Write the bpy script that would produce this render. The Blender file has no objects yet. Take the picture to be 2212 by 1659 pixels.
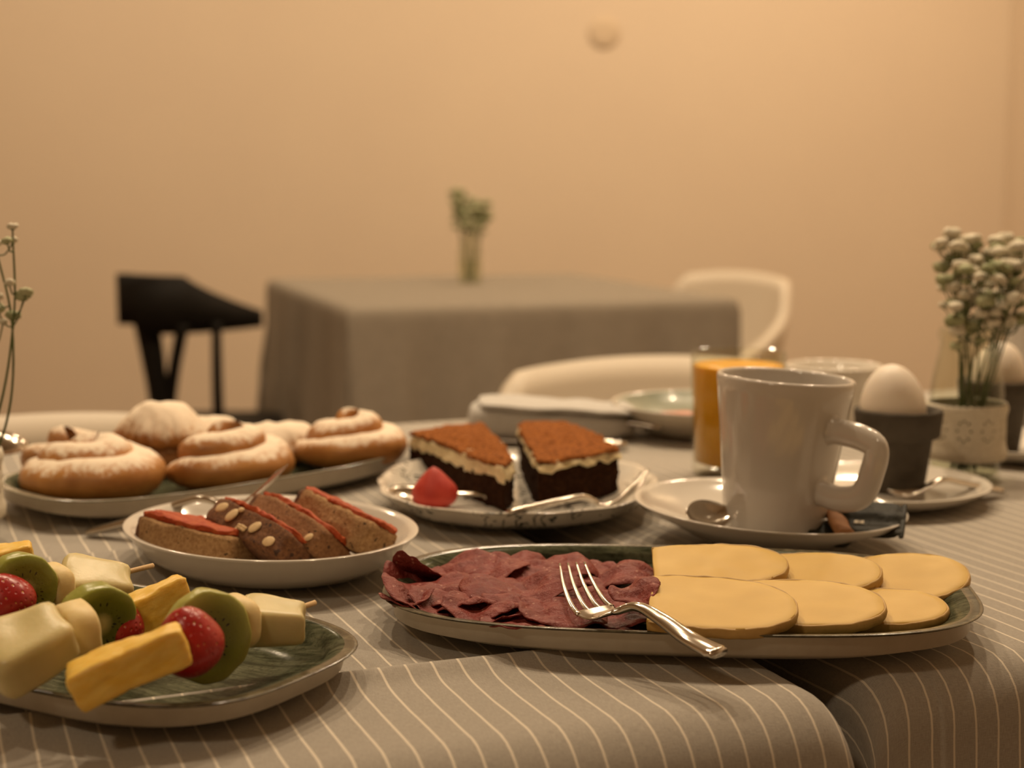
import bpy, bmesh, math, random
from mathutils import Vector, Matrix, noise
random.seed(7); noise.seed_set(7)
# ------------------------------------------------------------------ camera, light, exposure
# The table top is z = 0, the floor z = -0.75; the photograph is taken 21 cm above the table.
S = bpy.context.scene
FPX, CAMH, PITCH = 3322.0, 0.213, math.atan(429 / 3322.0)
cam = bpy.data.cameras.new('camera'); cam_o = bpy.data.objects.new('camera', cam)
S.collection.objects.link(cam_o)
cam_o.location = (0, 0, CAMH); cam_o.rotation_euler = (math.pi / 2 - PITCH, 0, 0)
cam.sensor_width = 36; cam.lens = FPX / 2212 * 36; cam.clip_start = .02
cam.dof.use_dof = True; cam.dof.focus_distance = .71; cam.dof.aperture_fstop = 7.5
S.camera = cam_o
W = bpy.data.worlds.new('world'); S.world = W; W.use_nodes = True
W.node_tree.nodes['Background'].inputs[0].default_value = (1, .78, .55, 1)
W.node_tree.nodes['Background'].inputs[1].default_value = .02
vs = S.view_settings; vs.view_transform = 'Standard'; vs.look = 'None'; vs.gamma = 1; vs.use_curve_mapping = False
vs.exposure = 0.50
LAMP = (1.0, .77, .51)
def lamp(name, loc, power, size, color=LAMP, aim=None, spread=180):
    l = bpy.data.lights.new(name, 'AREA'); l.shape = 'DISK'; l.size = size; l.energy = power; l.color = color
    l.spread = math.radians(spread)
    o = bpy.data.objects.new(name, l); S.collection.objects.link(o); o.location = loc
    d = (Vector(aim) - Vector(loc)) if aim else Vector((0, 0, -1))
    o.rotation_euler = d.to_track_quat('-Z', 'Y').to_euler()
    return o
CEIL = 1.75
for i, x in enumerate((-.55, -.1, .3, .8)):                   # row of ceiling spots over the far side of the table
    lamp('ceiling_spot', (x, 1.55 + .1 * (i % 2), CEIL - .03), 7.5, .06)
for x in (-1.3, .1, 1.0):                                    # row washing the back wall
    lamp('wall_spot', (x, 3.6, CEIL - .03), 10.5, .12)
lamp('ceiling_spot_entry', (-.9, -.6, CEIL - .03), 7, .25)

# ------------------------------------------------------------------ pixel -> place
_c, _s = math.cos(PITCH), math.sin(PITCH)
def ray(px, py):
    d = ((px - 1106) / FPX, 1.0, -(py - 829.5) / FPX)
    return Vector((d[0], d[1] * _c + d[2] * _s, -d[1] * _s + d[2] * _c))
def P(px, py, z=0.0):                                       # where the ray meets the level z
    d = ray(px, py); t = (z - CAMH) / d.z
    return Vector((d.x * t, d.y * t, z))
def Q(px, py, Y):                                           # where the ray meets the distance Y
    d = ray(px, py); t = Y / d.y
    return Vector((d.x * t, Y, CAMH + d.z * t))

# ------------------------------------------------------------------ materials
MATS = {}
def nodes(name):
    m = bpy.data.materials.new(name); m.use_nodes = True; MATS[name] = m
    nt = m.node_tree; return m, nt, nt.nodes['Principled BSDF']
def nd(nt, t, **kw):
    n = nt.nodes.new(t)
    for k, v in kw.items():
        if k in n.inputs: n.inputs[k].default_value = v
        else: setattr(n, k, v)
    return n
def ramp(nt, fac, stops):
    r = nd(nt, 'ShaderNodeValToRGB'); nt.links.new(fac, r.inputs[0])
    e = r.color_ramp.elements
    while len(e) < len(stops): e.new(.5)
    for el, (p, c) in zip(e, stops): el.position = p; el.color = (*c, 1)
    return r.outputs[0]
def mixc(nt, fac, a, b):
    n = nd(nt, 'ShaderNodeMix', data_type='RGBA')
    for s, v in ((n.inputs[0], fac), (n.inputs[6], a), (n.inputs[7], b)):
        if isinstance(v, (int, float)): s.default_value = v
        elif isinstance(v, tuple): s.default_value = (*v, 1)
        else: nt.links.new(v, s)
    return n.outputs[2]
def coords(nt, kind='Object', scale=(1, 1, 1)):
    t = nd(nt, 'ShaderNodeTexCoord'); m = nd(nt, 'ShaderNodeMapping'); m.inputs['Scale'].default_value = scale
    nt.links.new(t.outputs[kind], m.inputs[0]); return m.outputs[0]
def noi(nt, vec, scale, detail=4, rough=.55):
    n = nd(nt, 'ShaderNodeTexNoise', Scale=scale, Detail=detail, Roughness=rough); nt.links.new(vec, n.inputs['Vector']); return n.outputs[0]
def vor(nt, vec, scale, rand=1.0):
    n = nd(nt, 'ShaderNodeTexVoronoi', Scale=scale, Randomness=rand); nt.links.new(vec, n.inputs['Vector']); return n.outputs['Distance']
def bump(nt, b, h, strength, dist=.001):
    n = nd(nt, 'ShaderNodeBump', Strength=strength, Distance=dist); nt.links.new(h, n.inputs['Height']); nt.links.new(n.outputs[0], b.inputs['Normal'])
def mth(nt, op, a, b=None, c=None):
    n = nd(nt, 'ShaderNodeMath', operation=op)
    for s, v in zip(n.inputs, (a, b, c)):
        if v is None: continue
        if isinstance(v, (int, float)): s.default_value = v
        else: nt.links.new(v, s)
    return n.outputs[0]
def simple(name, col, rough=.5, col2=None, scale=60, lo=.35, hi=.65, bumpv=0, bscale=400, metal=0, sss=0, sssr=(.004, .002, .001), coat=0, stretch=(1, 1, 1), trans=0, ior=1.45, spec=.5):
    m, nt, b = nodes(name)
    b.inputs['Base Color'].default_value = (*col, 1); b.inputs['Roughness'].default_value = rough
    b.inputs['Metallic'].default_value = metal; b.inputs['Transmission Weight'].default_value = trans; b.inputs['IOR'].default_value = ior
    b.inputs['Specular IOR Level'].default_value = spec
    if coat: b.inputs['Coat Weight'].default_value = coat; b.inputs['Coat Roughness'].default_value = .08
    if sss:
        b.inputs['Subsurface Weight'].default_value = sss; b.inputs['Subsurface Radius'].default_value = sssr; b.inputs['Subsurface Scale'].default_value = 1
    v = coords(nt, 'Object', stretch)
    if col2: nt.links.new(ramp(nt, noi(nt, v, scale), [(lo, col), (hi, col2)]), b.inputs['Base Color'])
    if bumpv: bump(nt, b, noi(nt, v, bscale, 5), bumpv)
    return m
simple('wall', (.69, .57, .435), .85, (.675, .555, .425), 3, bumpv=.06, bscale=160)
simple('ceiling', (.75, .68, .58), .9)
simple('floor', (.20, .13, .08), .45, (.13, .08, .045), 4, stretch=(1, 9, 1))
simple('wood', (.22, .12, .06), .5, (.14, .075, .035), 12, stretch=(1, 12, 12))
simple('porcelain', (.62, .58, .52), .14, (.60, .56, .50), 9, coat=.4)
simple('porcelain_light', (.72, .67, .59), .16, coat=.4)
simple('mug_glaze', (.58, .545, .50), .13, coat=.5)
simple('stoneware_under', (.54, .49, .41), .38, (.50, .45, .37), 120, bumpv=.05)
simple('steel', (.62, .57, .50), .16, metal=1, col2=(.56, .51, .44), scale=30)
simple('dark_chair', (.008, .0065, .005), .6, (.011, .009, .007), 20, spec=.15)
simple('white_shell', (.64, .56, .45), .5, (.62, .54, .43), 4)
simple('egg_shell', (.80, .72, .62), .45, (.77, .69, .585), 25, bumpv=.05, bscale=900, sss=.15)
simple('slate_pot', (.066, .055, .042), .75, (.080, .067, .052), 90, bumpv=.18, bscale=350, spec=.15)
simple('juice', (.84, .43, .020), .25, (.80, .39, .016), 40, sss=.25, sssr=(.01, .004, .001))
simple('lace', (.68, .62, .50), .9, (.60, .54, .43), 500, bumpv=.5, bscale=900)
simple('stem', (.10, .13, .04), .6, (.07, .10, .03), 120)
simple('petal', (.68, .62, .50), .8, (.56, .51, .38), 300, bumpv=.3, bscale=700)
simple('bud', (.22, .24, .11), .7, (.40, .40, .24), 90)
simple('glass_plain', (.97, .98, .95), .03, trans=1, ior=1.45)
simple('melon', (.66, .56, .29), .36, (.56, .48, .22), 55, .35, .75, bumpv=.10, bscale=500, sss=.35)
simple('banana', (.78, .63, .32), .5, (.66, .50, .22), 120, .4, .8, bumpv=.15, bscale=350, sss=.25)
simple('pineapple', (.80, .50, .07), .36, (.86, .62, .16), 90, .35, .7, bumpv=.3, bscale=320, sss=.3, stretch=(1, 3, 3))
simple('bamboo', (.62, .43, .22), .6, (.55, .36, .17), 200, stretch=(8, 8, 1))
simple('cheese_rind', (.52, .33, .11), .55, (.42, .25, .07), 90, bumpv=.2, bscale=500)
simple('cheese', (.66, .45, .145), .5, (.61, .405, .12), 35, spec=.3, sss=.15, sssr=(.006, .004, .002), bumpv=.05, bscale=700)
simple('tomato', (.34, .045, .012), .5, (.46, .10, .028), 200, .35, .7, bumpv=1.0, bscale=480, spec=.2)
simple('oat', (.70, .52, .30), .7, (.60, .42, .22), 300)
simple('cream', (.78, .66, .42), .5, (.72, .60, .36), 120, bumpv=.25, bscale=300, sss=.2)
simple('cinnamon', (.33, .115, .028), .9, (.12, .034, .008), 400, .42, .66, bumpv=1.0, bscale=700, spec=.1)
simple('sponge', (.026, .010, .0045), .9, (.070, .030, .012), 330, .48, .85, bumpv=1.0, bscale=600, spec=.08)
simple('sachet_black', (.016, .015, .010), .42, (.028, .026, .017), 50, bumpv=.6, bscale=170, ior=1.2)
simple('paper_white', (.70, .64, .52), .7)
simple('paper_brown', (.34, .15, .055), .7, (.42, .20, .08), 90, stretch=(1, 1, 6), bumpv=.1)
simple('ink', (.02, .018, .015), .7)
simple('napkin', (.50, .48, .45), .9, (.46, .44, .41), 200, bumpv=.3, bscale=800)
simple('green_back', (.24, .26, .20), .3, (.30, .31, .24), 60, coat=.3)
simple('foil_red', (.55, .16, .10), .35, (.65, .30, .22), 70)
simple('wall_fitting', (.60, .48, .345), .8)
def m_thin(name, tint, ior):
    m, nt, b = nodes(name); nt.nodes.remove(b); out = nt.nodes['Material Output']
    tr = nd(nt, 'ShaderNodeBsdfTransparent'); tr.inputs[0].default_value = (*tint, 1)
    gl = nd(nt, 'ShaderNodeBsdfGlossy'); gl.inputs['Roughness'].default_value = .10
    lw = nd(nt, 'ShaderNodeLayerWeight'); lw.inputs[0].default_value = .5; fac = mth(nt, 'ADD', mth(nt, 'MULTIPLY', mth(nt, 'POWER', lw.outputs['Facing'], 4), ior), .025); mx = nd(nt, 'ShaderNodeMixShader')
    nt.links.new(fac, mx.inputs[0]); nt.links.new(tr.outputs[0], mx.inputs[1]); nt.links.new(gl.outputs[0], mx.inputs[2]); nt.links.new(mx.outputs[0], out.inputs[0])
m_thin('glass', (.95, .955, .92), .5)
m_thin('water', (.93, .94, .87), .15)
def m_cloth():
    m, nt, b = nodes('striped_linen'); uv = coords(nt, 'UV')
    sx = nd(nt, 'ShaderNodeSeparateXYZ'); nt.links.new(uv, sx.inputs[0])
    wob = mth(nt, 'MULTIPLY', mth(nt, 'SUBTRACT', noi(nt, uv, 14, 2), .5), .004)
    u = mth(nt, 'ADD', sx.outputs[0], wob)
    fr = mth(nt, 'FRACT', mth(nt, 'DIVIDE', u, .0121))
    d = mth(nt, 'ABSOLUTE', mth(nt, 'SUBTRACT', fr, .5))
    line = mth(nt, 'SUBTRACT', 1, mth(nt, 'SMOOTH_MIN', mth(nt, 'DIVIDE', d, .048), 1, .1))
    line = mth(nt, 'MULTIPLY', mth(nt, 'GREATER_THAN', .045, d), .8)
    vm = coords(nt, 'UV', (1, 1, 1))
    fine = noi(nt, coords(nt, 'UV', (2600, 300, 1)), 1, 3); fine2 = noi(nt, coords(nt, 'UV', (300, 2600, 1)), 1, 3)
    weave = mth(nt, 'MULTIPLY', mth(nt, 'ADD', fine, fine2), .5)
    base = ramp(nt, weave, [(.30, (.26, .235, .205)), (.70, (.42, .385, .335))])
    nt.links.new(mixc(nt, line, base, (.74, .66, .54)), b.inputs['Base Color'])
    b.inputs['Roughness'].default_value = .92; b.inputs['Specular IOR Level'].default_value = .15
    b.inputs['Sheen Weight'].default_value = .15
    bump(nt, b, weave, .35, .0006)
m_cloth()
simple('far_linen', (.265, .230, .185), .93, (.245, .212, .17), 40, spec=.15)
def m_glaze(name, c1, c2, c3):
    m, nt, b = nodes(name); v = coords(nt, 'Object', (14, 90, 40)); g = coords(nt, 'Object')
    a = noi(nt, v, 3, 6, .7); s = noi(nt, g, 420, 3)
    col = ramp(nt, a, [(.36, c1), (.5, c2), (.72, c3)])
    col = mixc(nt, ramp(nt, s, [(.52, (0, 0, 0)), (.66, (.55, .55, .55))]), col, c1)
    nt.links.new(col, b.inputs['Base Color'])
    b.inputs['Roughness'].default_value = .16; b.inputs['IOR'].default_value = 1.07
    bump(nt, b, s, .08, .0008)
m_glaze('green_glaze', (.030, .032, .018), (.075, .080, .048), (.15, .152, .098))
simple('rim_brown', (.060, .048, .028), .25, (.15, .13, .08), 160, .4, .7, coat=.15, spec=.3)
simple('rim_grey', (.30, .27, .20), .22, (.20, .19, .13), 160, coat=.5)
def m_pattern():
    m, nt, b = nodes('patterned_china'); g = coords(nt, 'Object')
    w = nd(nt, 'ShaderNodeTexWave', Scale=34, Distortion=14, Detail=3); w.inputs['Detail Scale'].default_value = 2.2; nt.links.new(g, w.inputs[0])
    k = noi(nt, g, 38, 2)
    ln = mth(nt, 'MULTIPLY', mth(nt, 'LESS_THAN', w.outputs['Fac'], .10), mth(nt, 'GREATER_THAN', k, .5))
    nt.links.new(mixc(nt, ln, (.68, .63, .55), (.035, .045, .04)), b.inputs['Base Color'])
    b.inputs['Roughness'].default_value = .15; b.inputs['Coat Weight'].default_value = .4
m_pattern()
def m_bun(name, c1, c2, lo, hi):
    m, nt, b = nodes(name); g = coords(nt, 'Object')
    crust = ramp(nt, noi(nt, g, 38, 4), [(.35, c1), (.68, c2)])
    geo = nd(nt, 'ShaderNodeNewGeometry'); sx = nd(nt, 'ShaderNodeSeparateXYZ'); nt.links.new(geo.outputs['Normal'], sx.inputs[0])
    n = noi(nt, g, 190, 6, .72)
    f = mth(nt, 'ADD', sx.outputs[2], mth(nt, 'MULTIPLY', mth(nt, 'SUBTRACT', n, .5), 1.7))
    f = ramp(nt, f, [(lo, (0, 0, 0)), (hi, (1, 1, 1))])
    nt.links.new(mixc(nt, f, crust, (.84, .72, .57)), b.inputs['Base Color'])
    nt.links.new(mth(nt, 'ADD', mth(nt, 'MULTIPLY', f, .5), .38), b.inputs['Roughness'])
    bump(nt, b, n, .35, .0015)
m_bun('sugared_crust', (.40, .155, .035), (.56, .27, .08), .55, .86)
m_bun('well_sugared_crust', (.42, .17, .045), (.55, .28, .09), .12, .55)
m_bun('lightly_sugared_crust', (.36, .16, .05), (.48, .25, .10), .60, 1.0)
def m_berry():
    m, nt, b = nodes('strawberry_skin'); g = coords(nt, 'Object', (1, 1, .75))
    d = vor(nt, g, 420, .35)
    base = ramp(nt, noi(nt, g, 60), [(.3, (.30, .008, .010)), (.7, (.44, .020, .016))])
    seed = mth(nt, 'LESS_THAN', d, .15)
    nt.links.new(mixc(nt, seed, base, (.62, .30, .08)), b.inputs['Base Color'])
    b.inputs['Roughness'].default_value = .3; b.inputs['Subsurface Weight'].default_value = .15; b.inputs['Subsurface Radius'].default_value = (.004, .001, .001); b.inputs['Subsurface Scale'].default_value = 1
    bump(nt, b, ramp(nt, d, [(.12, (0, 0, 0)), (.35, (1, 1, 1))]), .45, .0009)
m_berry()
simple('strawberry_matte', (.40, .025, .015), .55, (.50, .05, .03), 90, bumpv=.35, bscale=330)
def m_kiwi():
    m, nt, b = nodes('kiwi_flesh'); g = coords(nt, 'Object')
    sx = nd(nt, 'ShaderNodeSeparateXYZ'); nt.links.new(g, sx.inputs[0])
    r = mth(nt, 'SQRT', mth(nt, 'ADD', mth(nt, 'POWER', sx.outputs[0], 2), mth(nt, 'POWER', sx.outputs[1], 2)))
    rr = mth(nt, 'DIVIDE', r, .019)
    col = ramp(nt, rr, [(.10, (.56, .50, .24)), (.30, (.13, .14, .018)), (.55, (.17, .185, .022)), (.78, (.27, .29, .045)), (1.0, (.40, .38, .10))])
    an = mth(nt, 'ARCTAN2', sx.outputs[1], sx.outputs[0])
    cx = nd(nt, 'ShaderNodeCombineXYZ'); nt.links.new(mth(nt, 'MULTIPLY', an, 5.5), cx.inputs[0]); nt.links.new(mth(nt, 'MULTIPLY', rr, 5), cx.inputs[1])
    sd = vor(nt, cx.outputs[0], 1.0)
    ring = mth(nt, 'MULTIPLY', mth(nt, 'GREATER_THAN', rr, .26), mth(nt, 'LESS_THAN', rr, .56))
    nt.links.new(mixc(nt, mth(nt, 'MULTIPLY', mth(nt, 'LESS_THAN', sd, .27), ring), col, (.012, .010, .006)), b.inputs['Base Color'])
    b.inputs['Roughness'].default_value = .28; b.inputs['Subsurface Weight'].default_value = .3; b.inputs['Subsurface Radius'].default_value = (.003, .004, .001); b.inputs['Subsurface Scale'].default_value = 1
    bump(nt, b, noi(nt, g, 420), .2)
m_kiwi()
def m_bread(name, c1, c2, dark):
    m, nt, b = nodes(name); g = coords(nt, 'Object')
    col = ramp(nt, noi(nt, g, 480, 5, .7), [(.38, c1), (.60, c2)])
    sp = mth(nt, 'LESS_THAN', noi(nt, g, 210, 2), .34)
    nt.links.new(mixc(nt, mth(nt, 'MULTIPLY', sp, .85), col, dark), b.inputs['Base Color'])
    b.inputs['Roughness'].default_value = .85; bump(nt, b, noi(nt, g, 700, 5, .7), 1.0, .0016)
m_bread('crumb', (.36, .19, .075), (.56, .34, .155), (.07, .030, .012))
m_bread('crust_brown', (.125, .046, .017), (.25, .105, .038), (.04, .016, .008))
m_bread('crust_mid', (.24, .108, .041), (.38, .185, .075), (.06, .027, .012))
def m_salami():
    m, nt, b = nodes('salami'); g = coords(nt, 'Object')
    col = ramp(nt, noi(nt, g, 70), [(.3, (.16, .022, .017)), (.7, (.25, .044, .034))])
    fat = ramp(nt, vor(nt, g, 260), [(.10, (1, 1, 1)), (.24, (0, 0, 0))])
    fat = mth(nt, 'MULTIPLY', fat, mth(nt, 'GREATER_THAN', noi(nt, g, 130), .46))
    nt.links.new(mixc(nt, mth(nt, 'MULTIPLY', fat, .65), col, (.52, .26, .21)), b.inputs['Base Color'])
    b.inputs['Roughness'].default_value = .40; b.inputs['IOR'].default_value = 1.32
    bump(nt, b, noi(nt, g, 300, 5, .65), 1.0, .0016)
m_salami()

# ------------------------------------------------------------------ mesh helpers
COL = S.collection
def mesh(name, v, f, mats, parent=None, smooth=True, mi=None, uv=None, sub=0, solid=0):
    me = bpy.data.meshes.new(name); me.from_pydata([tuple(p) for p in v], [], f)
    for m in (mats if isinstance(mats, (list, tuple)) else [mats]): me.materials.append(MATS[m])
    if mi:
        for p, k in zip(me.polygons, mi): p.material_index = k
    if uv:
        l = me.uv_layers.new(name='UVMap')
        for lp in me.loops: l.data[lp.index].uv = uv[lp.vertex_index]
    bm = bmesh.new(); bm.from_mesh(me); bmesh.ops.recalc_face_normals(bm, faces=bm.faces); bm.to_mesh(me); bm.free()
    if smooth: me.polygons.foreach_set('use_smooth', [True] * len(me.polygons))
    o = bpy.data.objects.new(name, me); COL.objects.link(o)
    if parent: o.parent = parent
    if solid:
        s = o.modifiers.new('solid', 'SOLIDIFY'); s.thickness = solid; s.offset = 0
    if sub:
        s = o.modifiers.new('sub', 'SUBSURF'); s.levels = s.render_levels = sub
    return o
def tag(o, label, cat, group=None):
    o['label'] = label; o['category'] = cat
    if group: o['group'] = group
    return o
def thing(name, label, cat, loc=(0, 0, 0), rot=(0, 0, 0), group=None):
    o = bpy.data.objects.new(name, None); COL.objects.link(o); o.location = loc; o.rotation_euler = rot
    o.empty_display_size = .02
    return tag(o, label, cat, group)
def struct(name, v, f, mat):
    o = mesh(name, v, f, mat, smooth=False); o['kind'] = 'structure'; return o
def dup(root, loc=None, rot=None, label=None, group=None, parent=None):
    r = root.copy(); COL.objects.link(r); r.parent = parent
    if loc is not None: r.location = loc
    if rot is not None: r.rotation_euler = rot
    if label: r['label'] = label
    if group: r['group'] = group
    for ch in list(root.children): dup(ch, parent=r)
    return r
def loft(rings, cap0=True, cap1=True, closed=True):
    n = len(rings[0]); v = [p for r in rings for p in r]; f = []
    for i in range(len(rings) - 1):
        for j in range(n if closed else n - 1):
            k = (j + 1) % n; f.append((i * n + j, i * n + k, (i + 1) * n + k, (i + 1) * n + j))
    if cap0: f.append(tuple(reversed(range(n))))
    if cap1: f.append(tuple(range((len(rings) - 1) * n, len(rings) * n)))
    return v, f
def sring(a, b, z, n=2.0, N=64, fn=None):
    out = []
    for i in range(N):
        t = 2 * math.pi * i / N; c, s = math.cos(t), math.sin(t)
        r = (abs(c) ** n + abs(s) ** n) ** (-1 / n)
        if fn: r *= fn(t)
        out.append(Vector((a * c * r, b * s * r, z)))
    return out
def lathe(prof, N=48, sx=1, sy=1, n=2.0, **k):
    return loft([sring(max(r, 1e-5) * sx, max(r, 1e-5) * sy, z, n, N) for r, z in prof], **k)
def frames(pts, up=Vector((0, 0, 1))):
    out = []
    for i, p in enumerate(pts):
        t = (pts[min(i + 1, len(pts) - 1)] - pts[max(i - 1, 0)]).normalized()
        s = t.cross(up)
        if s.length < 1e-4: s = Vector((1, 0, 0))
        s.normalize(); out.append((t, s, s.cross(t).normalized()))
    return out
def tube(pts, rad, N=10, flat=1.0, up=Vector((0, 0, 1)), n=2.0, caps=True):
    pts = [Vector(p) for p in pts]; rings = []
    for i, (p, (t, s, u)) in enumerate(zip(pts, frames(pts, up))):
        w = rad(i / (len(pts) - 1)) if callable(rad) else rad
        w, h = w if isinstance(w, tuple) else (w, w * flat)
        rings.append([p + s * q.x + u * q.y for q in sring(w, h, 0, n, N)])
    return loft(rings, caps, caps)
def smooth_path(ctrl, m=40):
    c = [Vector(p) for p in ctrl]; c = [c[0] * 2 - c[1]] + c + [c[-1] * 2 - c[-2]]; out = []; k = len(c) - 3
    for i in range(m + 1):
        x = min(i / m * k, k - 1e-6); j = int(x); t = x - j; a, b, d, e = c[j:j + 4]
        out.append(.5 * ((2 * b) + (d - a) * t + (2 * a - 5 * b + 4 * d - e) * t * t + (3 * b - a - 3 * d + e) * t ** 3))
    return out
def merge(*parts):
    v, f = [], []
    for pv, pf in parts:
        o = len(v); v += list(pv); f += [tuple(i + o for i in q) for q in pf]
    return v, f
def jitter(v, amp, freq, seed=0, mask=None):
    o = Vector((seed * 7.3, seed * 3.1, seed * 5.7)); out = []
    for p in v:
        p = Vector(p); d = noise.noise_vector(p * freq + o) * amp
        if mask: d *= mask(p)
        out.append(p + d)
    return out
def blob(sx, sy, sz, p=4, res=10):
    """rounded block: a cube grid pulled to a superellipsoid"""
    bm = bmesh.new()
    for ax in range(3):
        for sg in (-1, 1):
            g = {}
            for i in range(res + 1):
                for j in range(res + 1):
                    a, b = math.tan((i / res * 2 - 1) * math.pi / 4), math.tan((j / res * 2 - 1) * math.pi / 4)
                    q = [0, 0, 0]; q[ax] = sg; q[(ax + 1) % 3] = a; q[(ax + 2) % 3] = b
                    l = sum(abs(t) ** p for t in q) ** (1 / p)
                    g[i, j] = bm.verts.new((q[0] / l * sx, q[1] / l * sy, q[2] / l * sz))
            for i in range(res):
                for j in range(res): bm.faces.new((g[i, j], g[i + 1, j], g[i + 1, j + 1], g[i, j + 1]))
    bmesh.ops.remove_doubles(bm, verts=bm.verts, dist=1e-6)
    bm.verts.index_update(); v = [x.co.copy() for x in bm.verts]; f = [tuple(x.index for x in q.verts) for q in bm.faces]; bm.free()
    return v, f
def xf(v, M): return [M @ Vector(p) for p in v]
def basis(o, x, y, z): return Matrix(((x.x, y.x, z.x, o.x), (x.y, y.y, z.y, o.y), (x.z, y.z, z.z, o.z), (0, 0, 0, 1)))
def box(x0, x1, y0, y1, z0, z1):
    v = [Vector((x, y, z)) for z in (z0, z1) for x, y in ((x0, y0), (x1, y0), (x1, y1), (x0, y1))]
    return v, [(3, 2, 1, 0), (4, 5, 6, 7), (0, 1, 5, 4), (1, 2, 6, 5), (2, 3, 7, 6), (3, 0, 4, 7)]
def resample(poly, N):
    P_ = [Vector(p) for p in poly]; L = [(P_[(i + 1) % len(P_)] - P_[i]).length for i in range(len(P_))]; tot = sum(L); out = []
    for k in range(N):
        d = k / N * tot; i = 0
        while d > L[i]: d -= L[i]; i += 1
        out.append(P_[i].lerp(P_[(i + 1) % len(P_)], d / L[i]))
    return out
def prism(poly, zs, N=90, capn=9, scales=None):
    """block over an outline with dense side rows and filled caps, ready to be roughened"""
    o = resample([Vector((p[0], p[1], 0)) for p in poly], N); c = sum(o, Vector()) / N; rings = []
    for k in range(1, capn): rings.append([c + (p - c) * k / capn + Vector((0, 0, zs[0])) for p in o])
    for i, z in enumerate(zs):
        s = scales[i] if scales else 1; rings.append([c + (p - c) * s + Vector((0, 0, z)) for p in o])
    for k in range(capn - 1, 0, -1): rings.append([c + (p - c) * k / capn + Vector((0, 0, zs[-1])) for p in o])
    return loft(rings)

# ------------------------------------------------------------------ room
XR, XL, YB, YF = 1.46, -2.6, 4.6, -2.2
struct('floor', *box(XL - .1, XR + .1, YF - .1, YB + .1, -.85, -.75), 'floor')
struct('ceiling', *box(XL - .1, XR + .1, YF - .1, YB + .1, CEIL, CEIL + .1), 'ceiling')
struct('wall_back', *box(XL - .1, XR + .1, YB, YB + .1, -.75, CEIL), 'wall')
struct('wall_right', *box(XR, XR + .1, YF, YB, -.75, CEIL), 'wall')
struct('wall_left', *box(XL - .1, XL, YF, YB, -.75, CEIL), 'wall')
struct('wall_front', *box(XL - .1, XR + .1, YF - .1, YF, -.75, CEIL), 'wall')
wp = Q(1305, 70, YB - .01)
v, f = lathe([(0, 0), (.045, 0), (.046, .003), (.043, .006), (.02, .0068), (0, .007)], 32)
o = mesh('wall_fitting', v, f, 'wall_fitting'); o.location = (wp.x, YB, wp.z); o.rotation_euler = (math.pi / 2, 0, 0)
tag(o, 'small round tan cover plate high on the bare wall', 'cover plate')

# ------------------------------------------------------------------ tables and cloths
TA = math.radians(22.5)
A = Vector((-math.sin(TA), math.cos(TA), 0)); C = Vector((math.cos(TA), math.sin(TA), 0))
def rot_of(d): return math.atan2(d.y, d.x)
def table(label, corner, c, a, w, d, group=None):            # corner is a top corner; the top runs w along c and d along a
    t = thing('dining_table', label, 'table', (corner.x, corner.y, -.75), (0, 0, rot_of(c)), group)
    tv, tf = blob(w / 2, d / 2, .014, 14, 6); mesh('tabletop', [p + Vector((w / 2, d / 2, .732)) for p in tv], tf, 'wood', t)
    for x in (.07, w - .07):
        for y in (.07, d - .07):
            lv, lf = lathe([(.018, 0), (.02, .01), (.027, .72), (0, .72)], 12); mesh('leg', [p + Vector((x, y, 0)) for p in lv], lf, 'wood', t)
    return t
def edge(s, L, r, drop):
    """arc length along a cloth from one edge to the other -> (position, height)"""
    q = r * math.pi / 2
    def over(e):
        if e < 0: return e, 0.
        if e < q: return r * math.sin(e / r), -r * (1 - math.cos(e / r))
        return r, -r - (e - q)
    if s < L / 2:
        p, z = over(r - s); return r - p, z
    p, z = over(s - (L - r)); return L - r + p, z
def cloth(name, label, group, corner, c, a, w, d, ru, rv, drop, mat, feat=None, nu=200, nv=200, dense=None):
    us = [-drop + (w + 2 * drop) * i / nu for i in range(nu + 1)]
    vs_ = [-drop + (d + 2 * drop) * i / nv for i in range(nv + 1)]
    if dense: vs_ = sorted(set(vs_ + dense[1])); us = sorted(set(us + dense[0]))
    V, F, UV = [], [], []
    for y in vs_:
        for x in us:
            pu, zu = edge(x, w, ru, drop); pv, zv = edge(y, d, rv, drop)
            z = zu + zv
            if zu < -ru and zv < -rv: z = min(zu, zv) - .35 * min(-zu, -zv)
            fu = max(0, min(1, (-zv - rv) / .25)); fv = max(0, min(1, (-zu - ru) / .25))
            pv += (-1 if y < d / 2 else 1) * fu * (.010 + .012 * math.sin(x * 30) + .006 * math.sin(x * 71 + 1))
            pu += (-1 if x < w / 2 else 1) * fv * (.010 + .012 * math.sin(y * 26) + .006 * math.sin(y * 63))
            z += .0010 * noise.noise(Vector((x * 9, y * 9, 3.3)))
            if feat: z += feat(x, y)
            V.append(c * pu + a * pv + Vector((0, 0, z))); UV.append((x, y))
    n = len(us)
    for i in range(len(vs_) - 1):
        for j in range(n - 1): F.append((i * n + j, i * n + j + 1, (i + 1) * n + j + 1, (i + 1) * n + j))
    o = mesh(name, V, F, mat, uv=UV); o.location = corner
    return tag(o, label, 'tablecloth', group)
LW, LD = .82, .80
cl = P(1860, 1530) - C * LW                                  # front left corner of the near table
table('dining table under the striped cloth that holds the fruit, bread and pastries', cl + C * .02 + A * .02, C, A, LW - .04, LD - .04)
def vpos(px, py): return (P(px, py) - cl).dot(A)
cr1, cr2 = vpos(920, 1460), vpos(180, 1205)
def ridge(y, c0, h):                                         # ironed fold: steep behind, soft towards the near edge
    e = y - c0
    if e > 0: return h * math.exp(-(e / .0022) ** 2)
    return h * (.62 * math.exp(-(e / .009) ** 2) + .38 * math.exp(-(e / .030) ** 2))
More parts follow.
